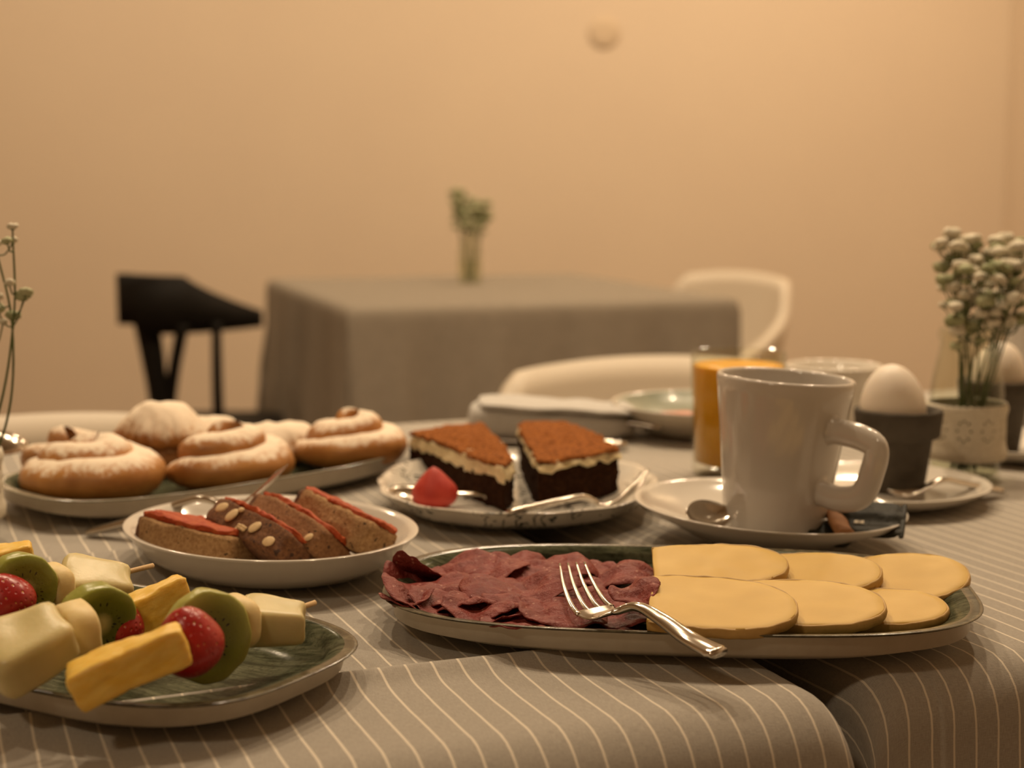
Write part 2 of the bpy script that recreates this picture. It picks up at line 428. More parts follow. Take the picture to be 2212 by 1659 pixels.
def lf(x, y):
    k = .55 + .45 * min(1, max(0, (x - .1) / .5))
    return ridge(y, cr1, .0062 * k) + ridge(y, cr2, .0026)
cloth('tablecloth', 'grey striped linen cloth under the fruit, bread bowl and pastries', 'striped table linen', cl, C, A, LW, LD, .012, .030, .20, 'striped_linen', lf,
      220, 200, ([LW - .03 + .002 * i for i in range(40)], [c0 + .0012 * i for c0 in (cr1, cr2) for i in range(-16, 8)]))
RW, RD = .78, .80
cr_ = P(1878, 1478) + C * .004
table('dining table under the striped cloth that holds the mug and the eggs', cr_ + C * .02 + A * .02, C, A, RW - .04, RD - .04)
cloth('tablecloth', 'grey striped linen cloth under the mug, juice glass and egg pots', 'striped table linen', cr_, C, A, RW, RD, .022, .026, .20, 'striped_linen',
      lambda x, y: -.0010, 220, 180, ([-.02 + .002 * i for i in range(36)], []))
BA = math.radians(18); BC = Vector((math.cos(BA), math.sin(BA), 0)); BAx = Vector((-math.sin(BA), math.cos(BA), 0))
bc = P(750, 666)
table('dining table under the cloth by the bare wall', bc + BC * .02 + BAx * .02, BC, BAx, .72, .86)
cloth('tablecloth', 'plain looking grey cloth over the far table by the wall', 'table linen', bc, BC, BAx, .76, .90, .012, .012, .42, 'far_linen', None, 110, 110)

# ------------------------------------------------------------------ dishes
def dish(name, label, cat, loc, rotz, a, b, n, rim, mats, well=.62, foot=.55, fl=.006, thick=.0035, tilt=(0, 0), N=96, scal=None, group=None):
    """dish with a foot, sloping wall, rounded lip and well; outside = mats[0], lip = mats[1], inside = mats[2]"""
    def R(k, z): return sring(a * k, b * k, z, n, N, scal if k > .8 else None)
    tk = thick / min(a, b)
    prof = [(.02, .0022, 0), (foot * .9, .0018, 0), (foot * .95, 0, 0), (foot, 0, 0), (foot + .03, .0022, 0), (well + .12, rim * .18, 0), (well + .24, rim * .46, 0),
            (.955, rim * .80, 0), (.985, rim * .93, 0), (1.0, rim * .985, 1), (.997, rim * 1.0, 1), (.985, rim * 1.004, 1), (1 - tk, rim * .985, 1),
            (.985 - tk * 1.2, rim * .93, 2), (.94 - tk, rim * .78, 2), (well + .22 - tk, rim * .46 + fl * .45, 2), (well + .08 - tk, fl + rim * .07, 2), (well - .04, fl + .0002, 2), (well * .6, fl, 2), (.02, fl, 2)]
    rings = [R(k, z) for k, z, _ in prof]
    v, f = loft(rings)
    mi = []
    for i in range(len(prof) - 1): mi += [max(prof[i][2], prof[i + 1][2]) if prof[i][2] != 1 else (1 if prof[i + 1][2] == 1 else 2)] * N
    mi += [0, 2]
    o = mesh(name, v, f, mats, mi=mi); o.location = loc; o.rotation_euler = (tilt[0], tilt[1], rotz)
    return tag(o, label, cat, group)
GG = ['stoneware_under', 'rim_brown', 'green_glaze']
dish('serving_platter', 'oblong green glazed platter holding sliced salami and cheese', 'platter', (.0809, .7369, .0005), math.radians(-6.1), .1433, .0831, 3.1, .018, GG, .72, .66, .005)
dish('serving_platter', 'green glazed platter with dark brown lip holding the fruit skewers', 'platter', (-.182, .656, .0005), math.radians(-31), .118, .0705, 3.2, .018, GG, .70, .64, .005)
dish('serving_platter', 'grey green oblong platter piled with sugared pastries', 'platter', (-.2115, 1.066, .0005), math.radians(45.7), .148, .080, 3.2, .019, ['stoneware_under', 'rim_grey', 'green_glaze'], .72, .66, .005)
PW = ['porcelain', 'porcelain', 'porcelain']
dish('bread_bowl', 'shallow white oval bowl holding tomato bread', 'bowl', (-.1357, .8445, .0005), math.radians(-46), .0917, .0752, 2.05, .024, PW, .64, .60, .005)
dish('dessert_plate', 'white scalloped plate with dark sketched leaves under the cake slices', 'plate', (.0037, 1.010, .0005), 0, .0925, .110, 2.2, .0185, ['patterned_china'] * 3, .66, .58, .005,
     scal=lambda t: 1 + .012 * math.cos(14 * t))
MS = Vector((.1530, .9030, .0030)); MT = (0, math.radians(2.6))
dish('saucer', 'white porcelain saucer under the tall mug', 'saucer', MS, 0, .0810, .0810, 2, .0215, PW, .50, .42, .005, tilt=MT)
dish('saucer', 'white saucer under the grey pot with an egg, beside the mug', 'saucer', (.2520, 1.035, 0), 0, .0735, .0735, 2, .0130, ['porcelain_light'] * 3, .62, .5, .004)
dish('saucer', 'white saucer under the egg pot behind the flower bottle', 'saucer', (.4080, 1.203, 0), 0, .0660, .0660, 2, .0130, ['porcelain_light'] * 3, .62, .5, .004)
dish('side_plate', 'deep grey green plate with a pat of butter behind the juice', 'plate', (.166, 1.315, 0), 0, .080, .080, 2, .028, ['stoneware_under', 'porcelain', 'green_back'], .55, .5, .006)

# ------------------------------------------------------------------ mug
def mug(name, label, loc, rot, group=None):
    t = thing(name, label, 'mug', loc, rot, group)
    R0, R1, Hh, th = .0300, .0402, .0935, .0030
    pr = [(0, .002), (R0 - .004, .002), (R0 - .003, 0), (R0 - .001, 0), (R0, .002)]
    for i in range(1, 13): k = i / 12; pr.append((R0 + (R1 - R0) * k ** 1.25, .002 + (Hh - .003) * k))
    pr += [(R1 - .0005, Hh + .0006), (R1 - th / 2, Hh + .001), (R1 - th + .0004, Hh + .0004), (R1 - th, Hh - .001)]
    for i in range(11, 0, -1): k = i / 12; pr.append((R0 + (R1 - R0) * k ** 1.25 - th, .005 + (Hh - .006) * k))
    pr += [(R0 - th - .003, .0055), (0, .005)]
    v, f = lathe(pr, 72); mesh('cup_body', v, f, 'mug_glaze', t)
    ctl = [(.0345, 0, .0685), (.0405, 0, .0680), (.0540, 0, .0675), (.0655, 0, .0648), (.0682, 0, .0595), (.0662, 0, .0490), (.0632, 0, .0390), (.0575, 0, .0330), (.0450, 0, .0300), (.0345, 0, .0310), (.030, 0, .0320)]
    pts = smooth_path(ctl, 44)
    v, f = tube(pts, lambda s: (.0074 + .004 * (max(0, 1 - s / .12) ** 2 + max(0, (s - .88) / .12) ** 2), .0042 + .003 * (max(0, 1 - s / .12) ** 2 + max(0, (s - .88) / .12) ** 2)), 16, up=Vector((0, 1, 0)), n=2.6)
    v = [Vector((p.x, p.y, p.z)) for p in v]
    mesh('handle', v, f, 'mug_glaze', t)
    return t
mu = mug('coffee_mug', 'tall white flared mug with a squared handle standing on a saucer', MS + Vector((.0012, -.012, .0056)), (math.radians(0), math.radians(3.6), math.radians(-50)))
mu.rotation_euler = (Matrix.Rotation(math.radians(3.6), 4, 'Y') @ Matrix.Rotation(math.radians(-50), 4, 'Z')).to_euler()
mug('coffee_mug', 'white mug standing behind the egg pot and the flower bottle', (.487, 1.386, 0), (0, 0, math.radians(20)))
pr = [(0, .002), (.026, .002), (.028, 0), (.030, .002)] + [(.030 + .012 * (i / 8) ** .6, .002 + .056 * i / 8) for i in range(1, 9)] + [(.0415, .0588), (.040, .0592), (.0388, .058), (.037, .035), (.028, .008), (0, .006)]
v, f = lathe(pr, 56); o = mesh('cup', v, f, 'porcelain_light'); o.location = (.279, 1.325, 0)
tag(o, 'low white cup behind the mug, its rim showing', 'cup')

# ------------------------------------------------------------------ cutlery
def fork(name, label, path, wdir, wid=.0100, group=None, tine=.33):
    """path: points from the tine tips to the handle end"""
    path = [Vector(p) for p in path]; base = path[-1].copy()
    t = thing(name, label, 'fork', base, group=group)
    pts = [p - base for p in smooth_path(path, 90)]
    wdir = Vector(wdir).normalized()
    def fr(i):
        tg = (pts[min(i + 1, 90)] - pts[max(i - 1, 0)]).normalized(); s = (wdir - tg * wdir.dot(tg)).normalized(); return s, s.cross(tg).normalized()
    def seg(i0, i1, fn, step=1, N=12, n=2.4):
        rings = []
        for i in list(range(i0, i1, step)) + [i1]:
            s, u = fr(i); off, w, h = fn(i / 90); rings.append([pts[i] + s * (off + q.x) + u * q.y for q in sring(w, h, 0, n, N)])
        return loft(rings)
    kt = int(tine * 90)                                      # tine roots
    def hw(s):                                               # half width of head, neck and handle
        if s < tine + .11: return wid * (1 - .12 * max(0, (s - tine) / .11))
        e = (s - tine - .11) / (1 - tine - .11)
        return max(.0024, wid * .88 * math.exp(-e * 10)) + .0036 * max(0, (e - .15) / .85) ** 1.1
    def hh(s): return .0010 if s < tine + .08 else .0010 + .0010 * min(1, (s - tine - .08) / .12)
    v, f = seg(kt + 14, 90, lambda s: (0, hw(s) * (1 if s < .985 else .8), hh(s))); mesh('handle', v, f, 'steel', t)
    v, f = seg(kt - 1, kt + 15, lambda s: (0, hw(s), .0009)); mesh('fork_head', v, f, 'steel', t)
    for k in range(4):
        c = (k - 1.5) / 1.5
        def tf(s, c=c):
            e = s / tine; return c * (wid - .0014) * (.72 + .28 * e), .00055 + .00085 * min(1, e * 1.2), .0004 + .0005 * min(1, e * 2)
        v, f = seg(0, kt + 1, tf, 2, 8); mesh('tine', v, f, 'steel', t)
    return t
fork('dessert_fork', 'steel fork lying across the salami with its handle over the platter rim',
     [Q(1236, 1216, .728), Q(1250, 1262, .704), Q(1276, 1310, .679), Q(1312, 1327, .668), Q(1372, 1310, .660), Q(1425, 1335, .650), Q(1490, 1380, .636), Q(1553, 1411, .620)], (.9, .40, .10), .0098)
fork('dessert_fork', 'steel fork balanced on the rim of the bread bowl, handle on the cloth',
     [Q(610, 1011, .868), Q(570, 1052, .874), Q(530, 1083, .880), Q(496, 1092, .885), Q(440, 1078, .894), Q(395, 1086, .900), Q(300, 1120, .912), Q(192, 1149, .922)], (.35, .93, .15), .0098)
fork('dessert_fork', 'steel fork resting on the patterned plate beside the right cake slice',
     [Q(1396, 1026, .968), Q(1372, 1052, .958), Q(1335, 1080, .948), Q(1300, 1088, .938), Q(1262, 1074, .930), Q(1220, 1080, .922), Q(1160, 1094, .912), Q(1098, 1108, .902)], (.25, .93, -.25), .0092)
fork('dessert_fork', 'dark looking fork leaning from the egg saucer onto the cloth',
     [Q(1925, 1063, 1.000), Q(1950, 1066, 1.002), Q(1975, 1062, 1.004), Q(2000, 1050, 1.006), Q(2040, 1037, 1.012), Q(2075, 1043, 1.020), Q(2120, 1052, 1.033), Q(2158, 1057, 1.045)], (.15, .98, .0), .0080)
def spoon(name, label, o, ax, up, L, bl, bw, dep, bend=.006, group=None):
    """bowl from the origin along ax, handle continuing; up is the open side"""
    t = thing(name, label, 'spoon', o, group=group)
    ax = Vector(ax).normalized(); up = Vector(up); up = (up - ax * up.dot(ax)).normalized(); sd = ax.cross(up)
    nu, nv = 18, 12; top, bot = [], []
    for i in range(nu + 1):
        s = i / nu; w = bw * max(.0, math.sin(math.pi * min(1, s * .94 + .035)) ** .62) * (1.08 - .25 * s)
        for j in range(nv + 1):
            q = j / nv * 2 - 1; d = dep * (1 - q * q) * math.sin(math.pi * s) ** .7
            p = ax * (s * bl) + sd * (q * w) - up * d; top.append(p); bot.append(p - up * .0009)
    n = nv + 1; F = []
    for i in range(nu):
        for j in range(nv):
            a = i * n + j; F.append((a, a + 1, a + n + 1, a + n)); b = a + len(top); F.append((b, b + n, b + n + 1, b + 1))
    m = len(top); rim = [i * n for i in range(nu + 1)] + [nu * n + j for j in range(1, n)] + [i * n + nv for i in range(nu - 1, -1, -1)] + [j for j in range(nv - 1, 0, -1)]
    for k in range(len(rim)): a, b = rim[k], rim[(k + 1) % len(rim)]; F.append((a, b, b + m, a + m))
    mesh('spoon_bowl', top + bot, F, 'steel', t)
    hp = smooth_path([ax * (bl * .97) - up * .0006, ax * (bl + .012) + up * bend * .8, ax * (bl + .03) + up * bend, ax * (bl + (L - bl) * .6) + up * bend * .4, ax * L], 40)
    v, f = tube(hp, lambda s: (.0022 + .0030 * s ** 2, .0011), 12, up=up); mesh('handle', v, f, 'steel', t)
    return t
sp = Q(1488, 1116, .862)
spoon('teaspoon', 'steel teaspoon lying in the mug saucer with its bowl facing out', sp, (.80, .58, -.02), (-.15, -.72, .62), .105, .034, .0112, .0060, .003)
spoon('teaspoon', 'dark mirrored teaspoon beside the strawberry on the cake plate', P(836, 1062, .0175), (.90, .25, -.10), (-.2, -.35, .9), .085, .036, .0115, .005, .002)
spoon('serving_spoon', 'silver serving spoon with curved bowl resting on the left end of the pastry platter', Q(62, 962, 1.085), (-.93, -.30, .05), (.1, .35, -.93), .16, .045, .016, .010, .004)
nk = P(1130, 948)
def knife(label, a, b, up):
    a, b = Vector(a), Vector(b); t = thing('table_knife', label, 'knife', a); d = b - a; n = d.normalized(); s = n.cross(Vector(up)).normalized(); u = s.cross(n)
    mesh('handle', *tube([d * k / 12 for k in range(7)], lambda e: (.0058 - .001 * e, .0030), 14, up=u), 'steel', t)
    mesh('blade', *tube([d * (.5 + .5 * k / 12) for k in range(13)], lambda e: (.0062 * (1 - .6 * max(0, e - .7) ** 1.2), .0008), 10, up=u), 'steel', t)
    return t

# ------------------------------------------------------------------ salami
def salami(px, py, z, r, rz, tilt, amp, k, ph, bend, seed, label=None):
    nr, ns = 14, 60; n_s = 160
    th = [tilt + amp * math.sin(k * (i / n_s * 2 - 1) * 2.2 + ph) + bend * (i / n_s * 2 - 1) for i in range(n_s + 1)]
    xs, zs = [0.], [0.]
    for i in range(n_s): xs.append(xs[-1] + math.cos(th[i]) * 2 * r / n_s); zs.append(zs[-1] + math.sin(th[i]) * 2 * r / n_s)
    cx, cz = xs[n_s // 2], zs[n_s // 2]
    def mp(u, w, side):
        q = max(0, min(n_s, (u / r + 1) / 2 * n_s)); i = min(int(q), n_s - 1); t = q - i
        x = xs[i] + (xs[i + 1] - xs[i]) * t - cx; zz = zs[i] + (zs[i + 1] - zs[i]) * t - cz
        zz += .0034 * noise.noise(Vector((u * 60, w * 85, seed))) + .0016 * noise.noise(Vector((u * 170, w * 200, seed))) + .0016 * math.sin(w / r * 2.6 + seed)
        return Vector((x, w, zz + side * .0006))
    V, F = [], []
    for side in (1, -1):
        for i in range(nr + 1):
            rr = r * (i / nr) if i else r * .01
            for j in range(ns):
                a = 2 * math.pi * j / ns; e = rr * (1 + .10 * math.sin(2 * a + seed) + .05 * math.sin(3 * a + seed * 2) + .03 * math.sin(7 * a + seed * 3))
                V.append(mp(e * math.cos(a), .92 * e * math.sin(a), side * (1 if i < nr else .35)))
    m = (nr + 1) * ns
    for s in (0, m):
        for i in range(nr):
            for j in range(ns): q = (j + 1) % ns; F.append((s + i * ns + j, s + i * ns + q, s + (i + 1) * ns + q, s + (i + 1) * ns + j))
        F.append(tuple(s + j for j in range(ns)))
    for j in range(ns): q = (j + 1) % ns; F.append((nr * ns + j, nr * ns + q, m + nr * ns + q, m + nr * ns + j))
    p = P(px, py, z); o = mesh('salami_slice', V, F, 'salami'); o.location = p; o.rotation_euler = (0, 0, rz)
    o['label'] = label or 'thin wavy slice of dark red salami in the heap beside the cheese'; o['category'] = 'salami'; o['group'] = 'salami slices heaped on the green platter'
SAL = [  # px, py, z, r, rotz, tilt, amp, k, phase, bend   (back ones first)
    (960, 1262, .012, .031, .2, .10, .35, 1.6, .4, .15), (1060, 1262, .011, .032, -.2, 0, .30, 1.8, 1.2, 0), (1160, 1268, .011, .033, .4, 0, .35, 1.5, 2.1, .1), (1260, 1270, .011, .032, .1, 0, .3, 1.9, .2, -.1), (1345, 1285, .011, .026, .3, 0, .3, 1.7, 1.5, 0),
    (1110, 1232, .018, .028, -.1, .05, .45, 1.7, 2.6, -.35), (1040, 1240, .016, .026, .3, .12, .45, 1.9, .5, -.2), (1200, 1232, .019, .025, .1, -.05, .5, 1.6, 1.0, -.4), (1250, 1240, .016, .027, -.3, 0, .4, 1.5, 2.4, -.3), (1330, 1240, .019, .028, -.15, -.05, .45, 1.4, 1.9, -.45),
    (905, 1268, .013, .019, 2.3, .45, .4, 1.6, .3, .25), (905, 1240, .019, .015, 1.0, -.75, .5, 1.5, 1.1, .2),
    (950, 1290, .016, .030, .25, -.12, .40, 2.0, .9, .05), (1030, 1285, .018, .031, -.3, .08, .42, 1.7, 2.0, 0), (1120, 1282, .0175, .030, .15, .05, .45, 1.9, 0, -.1), (1200, 1292, .014, .029, -.2, 0, .35, 1.6, 1.3, 0), (1290, 1290, .0125, .029, .35, 0, .32, 1.8, 2.7, .05), (1376, 1288, .0250, .014, .35, .28, .5, 1.9, .7, .2),
    (925, 1296, .015, .019, .05, .02, .30, 1.6, 1.8, .0), (990, 1308, .015, .024, -.15, -.05, .40, 1.9, .5, .1), (1075, 1308, .017, .028, .1, -.03, .40, 1.6, 2.3, .0), (1165, 1318, .015, .028, -.1, -.06, .36, 1.8, 1.1, .05), (1255, 1328, .012, .026, .15, -.05, .28, 1.7, .1, .1), (1335, 1334, .012, .023, .1, 0, .28, 1.9, 1.7, 0),
    (1040, 1318, .0175, .019, -.12, -.10, .30, 1.5, .6, .1), (1125, 1328, .0180, .021, -.1, -.06, .32, 1.8, 2.0, 0), (1215, 1336, .0160, .021, -.05, -.08, .30, 1.6, 1.2, .1), (1310, 1350, .0115, .018, 0, -.04, .25, 1.7, .4, 0), (880, 1296, .0185, .013, .25, .05, .3, 1.5, .2, .1)]
SLAB = {(905, 1240): 'salami slice curling upright at the platter end by the bread bowl', (880, 1296): 'salami slice edge jutting over the green platter rim towards the fruit',
        (1376, 1288): 'small salami slice whose tip pokes onto the largest cheese slice', (905, 1268): 'salami slice propped against the platter wall below the upright curl'}
for i, row in enumerate(SAL): salami(*row, seed=i * 3.7, label=SLAB.get(row[:2]))

# ------------------------------------------------------------------ cheese
def cheese(label, L, Wd, origin, rz, tx, ty, seed):
    """cut end at x = 0, rounded end at x = L"""
    def hwid(e): return Wd / 2 * (1 - (abs((e - .44) / (.56 if e > .44 else .86))) ** 2.3) ** (1 / 2.1) if e < 1 else 0
    ee = [1 - (1 - i / 22) ** 1.6 if i else 0 for i in range(23)]
    out = [(0, -hwid(0))] + [(L * e, hwid(e)) for e in ee] + [(L * e, -hwid(e)) for e in reversed(ee[1:-1])]
    th = .0050
    t = thing('cheese_slice', label, 'cheese', origin, (tx, ty, rz), 'cheese slices on the green platter')
    v, f = prism(out, [0, .0004, th - .0004, th], 80, 7, [.985, 1, 1, .985]); mesh('cheese_paste', jitter(v, .0007, 90, seed), f, 'cheese', t)
    pts = smooth_path([Vector((x, y, th / 2)) for x, y in (out[1:] + [(0.0005, -hwid(0))])], 130)           # strip of rind round the outside
    v, f = tube(pts, (.0009, th * .52), 8); mesh('rind', jitter(v, .0005, 160, seed + 3), f, 'cheese_rind', t)
    return t
CH = [('pale yellow cheese slice propped against the back rim, square cut end by the salami', 1411, 1240, .0215, .066, .046, -.08, .20, -.04),
      ('cheese slice tucked under the square cut slice along the platter back rim', 1590, 1262, .0160, .071, .044, -.12, .22, -.07),
      ('cheese slice whose rounded end hangs over the far end of the green platter', 1782, 1290, .0120, .074, .048, .18, .24, -.10),
      ('largest cheese slice lying uppermost next to the fork handle', 1403, 1312, .0225, .066, .054, -.13, .17, .03),
      ('cheese slice overlapped by the uppermost slice near the platter front', 1590, 1318, .0165, .068, .050, -.10, .16, -.01),
      ('small cheese slice lowest at the rounded front end of the row', 1790, 1330, .0110, .055, .040, -.06, .15, -.03)]
for i, (lb, px, py, z, L, Wd, rz, tx, ty) in enumerate(CH): cheese(lb, L, Wd, P(px, py, z), rz, tx, ty, i * 2.3)

# ------------------------------------------------------------------ fruit skewers
def berry(R=.012, L=.030, e=.84, q=.66):
    pr = [(0, 0)] + [(R * (math.sin(math.pi * (i / 14) ** e) ** q) if i < 14 else 0, L * i / 14) for i in range(1, 15)]
    v, f = lathe(pr, 26); return jitter(v, .0006, 90, 2), f
def axes(ax):
    z = ax.normalized(); x = z.cross(Vector((0, 0, 1))).normalized(); return x, z.cross(x).normalized() * -1, z
def place(o, pos, x, y, z):
    o.matrix_basis = basis(pos, x, y, z)
def skewer(label, tail, tip, pieces, group='fruit skewers on the green platter'):
    """tail/tip: stick ends; pieces: (kind, centre, dims, spin)"""
    t = thing('fruit_skewer', label, 'fruit skewer', tail, group=group)
    d = tip - tail; ax = d.normalized(); x, y, z = axes(ax)
    v, f = tube([d * k / 10 for k in range(11)], .0013, 8); mesh('stick', v, f, 'bamboo', t)
    for kind, c, dm, M in pieces:
        p = c - tail
        if kind == 'strawberry':
            v, f = berry(*dm); o = mesh(kind, [q - Vector((0, 0, dm[1] / 2)) for q in v], f, 'strawberry_skin', t)
        elif kind == 'kiwi_slice':
            R, th = dm; v, f = loft([sring(R * k, R * k * 1.04, zz, 2, 40, lambda a: 1 + .018 * math.sin(6 * a) + .012 * math.sin(11 * a + 1)) for k, zz in ((.05, -th / 2), (.35, -th / 2), (.7, -th / 2), (.95, -th / 2), (1, -th / 2 + .001), (1, th / 2 - .001), (.95, th / 2), (.7, th / 2), (.35, th / 2), (.05, th / 2))])
            o = mesh(kind, jitter(v, .0007, 120, 4), f, 'kiwi_flesh', t)
        elif kind == 'banana_slice':
            R, th = dm; v, f = loft([sring(R * k, R * k, zz, 2.4, 30, lambda a: 1 + .02 * math.cos(5 * a)) for k, zz in ((.05, -th / 2), (.5, -th / 2), (.9, -th / 2), (1, -th / 2 + .0015), (1.03, 0), (1, th / 2 - .0015), (.9, th / 2), (.5, th / 2), (.05, th / 2))])
            o = mesh(kind, jitter(v, .0006, 150, 5), f, 'banana', t)
        elif kind == 'melon_chunk':
            v, f = blob(dm[0], dm[1], dm[2], 7, 12); v = [Vector((q.x * (1 - .22 * q.z / dm[2]), q.y * (1 - .10 * q.z / dm[2]), q.z + .14 * dm[2] * (q.x / dm[0]) ** 2)) for q in v]
            o = mesh(kind, jitter(v, .0012, 70, dm[0] * 900), f, 'melon', t)
        else:
            v, f = blob(dm[0], dm[1], dm[2], 13, 16); v = [Vector((q.x, q.y * (1 - .30 * (q.x / dm[0])), q.z + .10 * dm[2] * (1 - (q.x / dm[0]) ** 2))) for q in v]
            o = mesh('pineapple_chunk', jitter(jitter(v, .0009, 110, 3), .0005, 420, 8), f, 'pineapple', t)
        o.matrix_basis = Matrix.Translation(p) @ M
    return t
def look(zdir, roll=0.0):                                    # local z along zdir, roll about it
    z = Vector(zdir).normalized(); up = Vector((0, 0, 1)) if abs(z.z) < .95 else Vector((0, 1, 0)); x = up.cross(z).normalized(); y = z.cross(x)
    return basis(Vector(), x, y, z) @ Matrix.Rotation(roll, 4, 'Z')
def xdir(d, roll=0.0):                                       # local x along d, z as upright as it can be
    x = Vector(d).normalized(); y = Vector((0, 0, 1)).cross(x).normalized(); z = x.cross(y)
    return basis(Vector(), x, y, z) @ Matrix.Rotation(roll, 4, 'X')
# front skewer: pineapple, strawberry, kiwi, banana, melon, bare tip
tipC, tailC = Q(680, 1302, .655), Q(225, 1462, .555); axC = (tipC - tailC).normalized()
skewer('fruit skewer with the pineapple wedge in front, bare tip pointing at the salami', tailC, tipC, [
    ('pineapple', Q(281, 1438, .560), (.0222, .0072, .0078), xdir((.93, .20, .34), .12)),
    ('strawberry', Q(408, 1384, .580), (.0136, .0300), look((-.10, -.25, .96), .3)),
    ('kiwi_slice', Q(446, 1374, .603), (.0186, .0075), look((.62, -.78, .05), .4)),
    ('banana_slice', Q(508, 1344, .622), (.0115, .009), look(axC)),
    ('melon_chunk', Q(588, 1344, .632), (.0088, .0085, .0135), look((.93, .10, -.06), .2))])
# middle skewer: melon, banana, kiwi, strawberry, pineapple
tailB, tipB = Q(20, 1420, .575), Q(395, 1300, .672); axB = (tipB - tailB).normalized()
skewer('fruit skewer between the others, large melon block at its near end', tailB, tipB, [
    ('melon_chunk', Q(58, 1400, .580), (.0138, .0098, .0165), look((.72, .45, .30), .35)),
    ('banana_slice', Q(166, 1368, .606), (.0128, .0125), look((.80, .55, .10))),
    ('kiwi_slice', Q(208, 1343, .622), (.0162, .0085), look((.66, -.74, -.10), 1.2)),
    ('strawberry', Q(262, 1356, .634), (.0100, .026), look((.2, .3, .93), .2)),
    ('pineapple', Q(332, 1322, .648), (.0175, .0080, .0095), xdir((.80, .50, .33), -.1))])
# back skewer: strawberry, kiwi, banana, melon, bare tip
tailA, tipA = Q(-60, 1318, .630), Q(330, 1222, .715); axA = (tipA - tailA).normalized()
skewer('fruit skewer whose bare tip points at the bread bowl, big melon piece near it', tailA, tipA, [
    ('strawberry', Q(12, 1295, .640), (.0125, .0250), look((-.25, -.20, .94))),
    ('kiwi_slice', Q(44, 1274, .650), (.0160, .0075), look((.72, -.68, .02), .8)),
    ('banana_slice', Q(112, 1268, .668), (.0105, .010), look(axA)),
    ('melon_chunk', Q(202, 1272, .688), (.0115, .0112, .0160), look((.86, .30, -.12), .5))])
tailD, tipD = Q(-190, 1300, .66), Q(50, 1208, .735)
skewer('fruit skewer farthest back on the platter, only its pineapple end showing', tailD, tipD, [
    ('strawberry', Q(-95, 1262, .690), (.0115, .026), look((.2, .3, .93))),
    ('pineapple', Q(-2, 1222, .722), (.0165, .0085, .0080), xdir((.86, .30, .16), .1))])

# ------------------------------------------------------------------ bread
def slab(label, p0, p1, width, thick, roll, mat, seed, oats=(), top=True):
    """slice from p0 to p1; local x along it, y across, z its spread side"""
    d = p1 - p0; mid = (p0 + p1) / 2; L = d.length
    t = thing('tomato_bread', label, 'bread', mid, group='tomato bread pieces in the oval bowl')
    M = xdir(d, roll)
    v, f = blob(L / 2, width / 2, thick / 2, 9, 18)
    v = [Vector((q.x, q.y * (1 - .18 * (q.x / L * 2) ** 2), q.z)) for q in v]
    mi = [1 if sum(v[i].x for i in q) / len(q) < -.80 * L / 2 else 0 for q in f]
    mesh('bread', xf(jitter(jitter(v, .0018, 55, seed), .0007, 320, seed), M), f, [mat, 'crust_brown'], t, mi=mi)
    v, f = blob(L / 2 * .96, width / 2 * .92, .0022, 5, 18)
    v = [Vector((q.x, q.y * (1 - .18 * (q.x / L * 2) ** 2), q.z + thick / 2 + .0004)) for q in v]
    mesh('tomato_spread', xf(jitter(jitter(v, .0016, 90, seed + 5), .0012, 330, seed + 2), M), f, 'tomato', t)
    for x, z, s_, a in oats:                                  # flakes on the near side of the slice
        v, f = blob(s_, s_ * .72, .0008, 2.2, 4)
        R = basis(Vector((x * L / 2, -width / 2 * (1 - .18 * x * x) - .0003, z * thick / 2)), Vector((1, 0, 0)), Vector((0, 0, 1)), Vector((0, -1, 0))) @ Matrix.Rotation(a, 4, 'Z')
        mesh('oat_flake', xf(xf(v, R), M), f, 'oat', t)
    return t
slab('tomato bread with pale crumb side, red spread on top and dark crust end', Q(324, 1142, .846), Q(530, 1192, .812), .038, .0170, -.22, 'crumb', 1)
slab('dark crusted tomato bread studded with oat flakes', Q(480, 1126, .850), Q(648, 1210, .798), .036, .0175, -.80, 'crust_brown', 2,
     [(-.62, .25, .0044, .5), (-.28, .05, .0046, 1.2), (-.18, .62, .0022, .2), (.32, .02, .0042, .9), (.72, -.35, .0042, .3)] +
     [(.02 + .05 * (i % 4), -.30 - .16 * (i // 4), .0012, i) for i in range(9)])
slab('plain brown crusted tomato bread leaning between the oat one and the tallest', Q(566, 1110, .866), Q(720, 1196, .808), .036, .0165, -.80, 'crust_mid', 3, [(.86, -.3, .0030, .8)])
slab('tallest tomato bread with speckled side, leaning at the right of the bowl', Q(660, 1096, .868), Q(824, 1178, .816), .030, .0185, -.50, 'crumb', 4)

# ------------------------------------------------------------------ pastries
def coil(name, label, loc, rz, R, tr, turns, rise, sy, mat, seed, sq=.8):
    n = int(60 * turns); pts = []
    for i in range(n + 1):
        s = i / n; a = s * turns * 2 * math.pi; r = R * (1 - s) ** .8 + .002
        pts.append(Vector((r * math.cos(a), r * math.sin(a) * sy, tr * sq * .9 + rise * s ** 1.25)))
    v, f = tube(pts, lambda s: (tr * (.55 + .45 * min(1, s * 7)) * (1 - .22 * s), tr * sq * (.55 + .45 * min(1, s * 7)) * (1 - .1 * s)), 18)
    fl, ff = blob(R * .9, R * .9 * sy, tr * .6, 3, 8); v, f = merge((v, f), ([p + Vector((0, 0, tr * .62)) for p in fl], ff))
    v = jitter(jitter(v, .0030, 34, seed), .0010, 130, seed + 1); mz = min(p.z for p in v)
    o = mesh(name, [p - Vector((0, 0, mz)) for p in v], f, mat); o.location = loc; o.rotation_euler = (0, 0, rz)
    return tag(o, label, 'pastry', 'sugared pastries on the oblong platter')
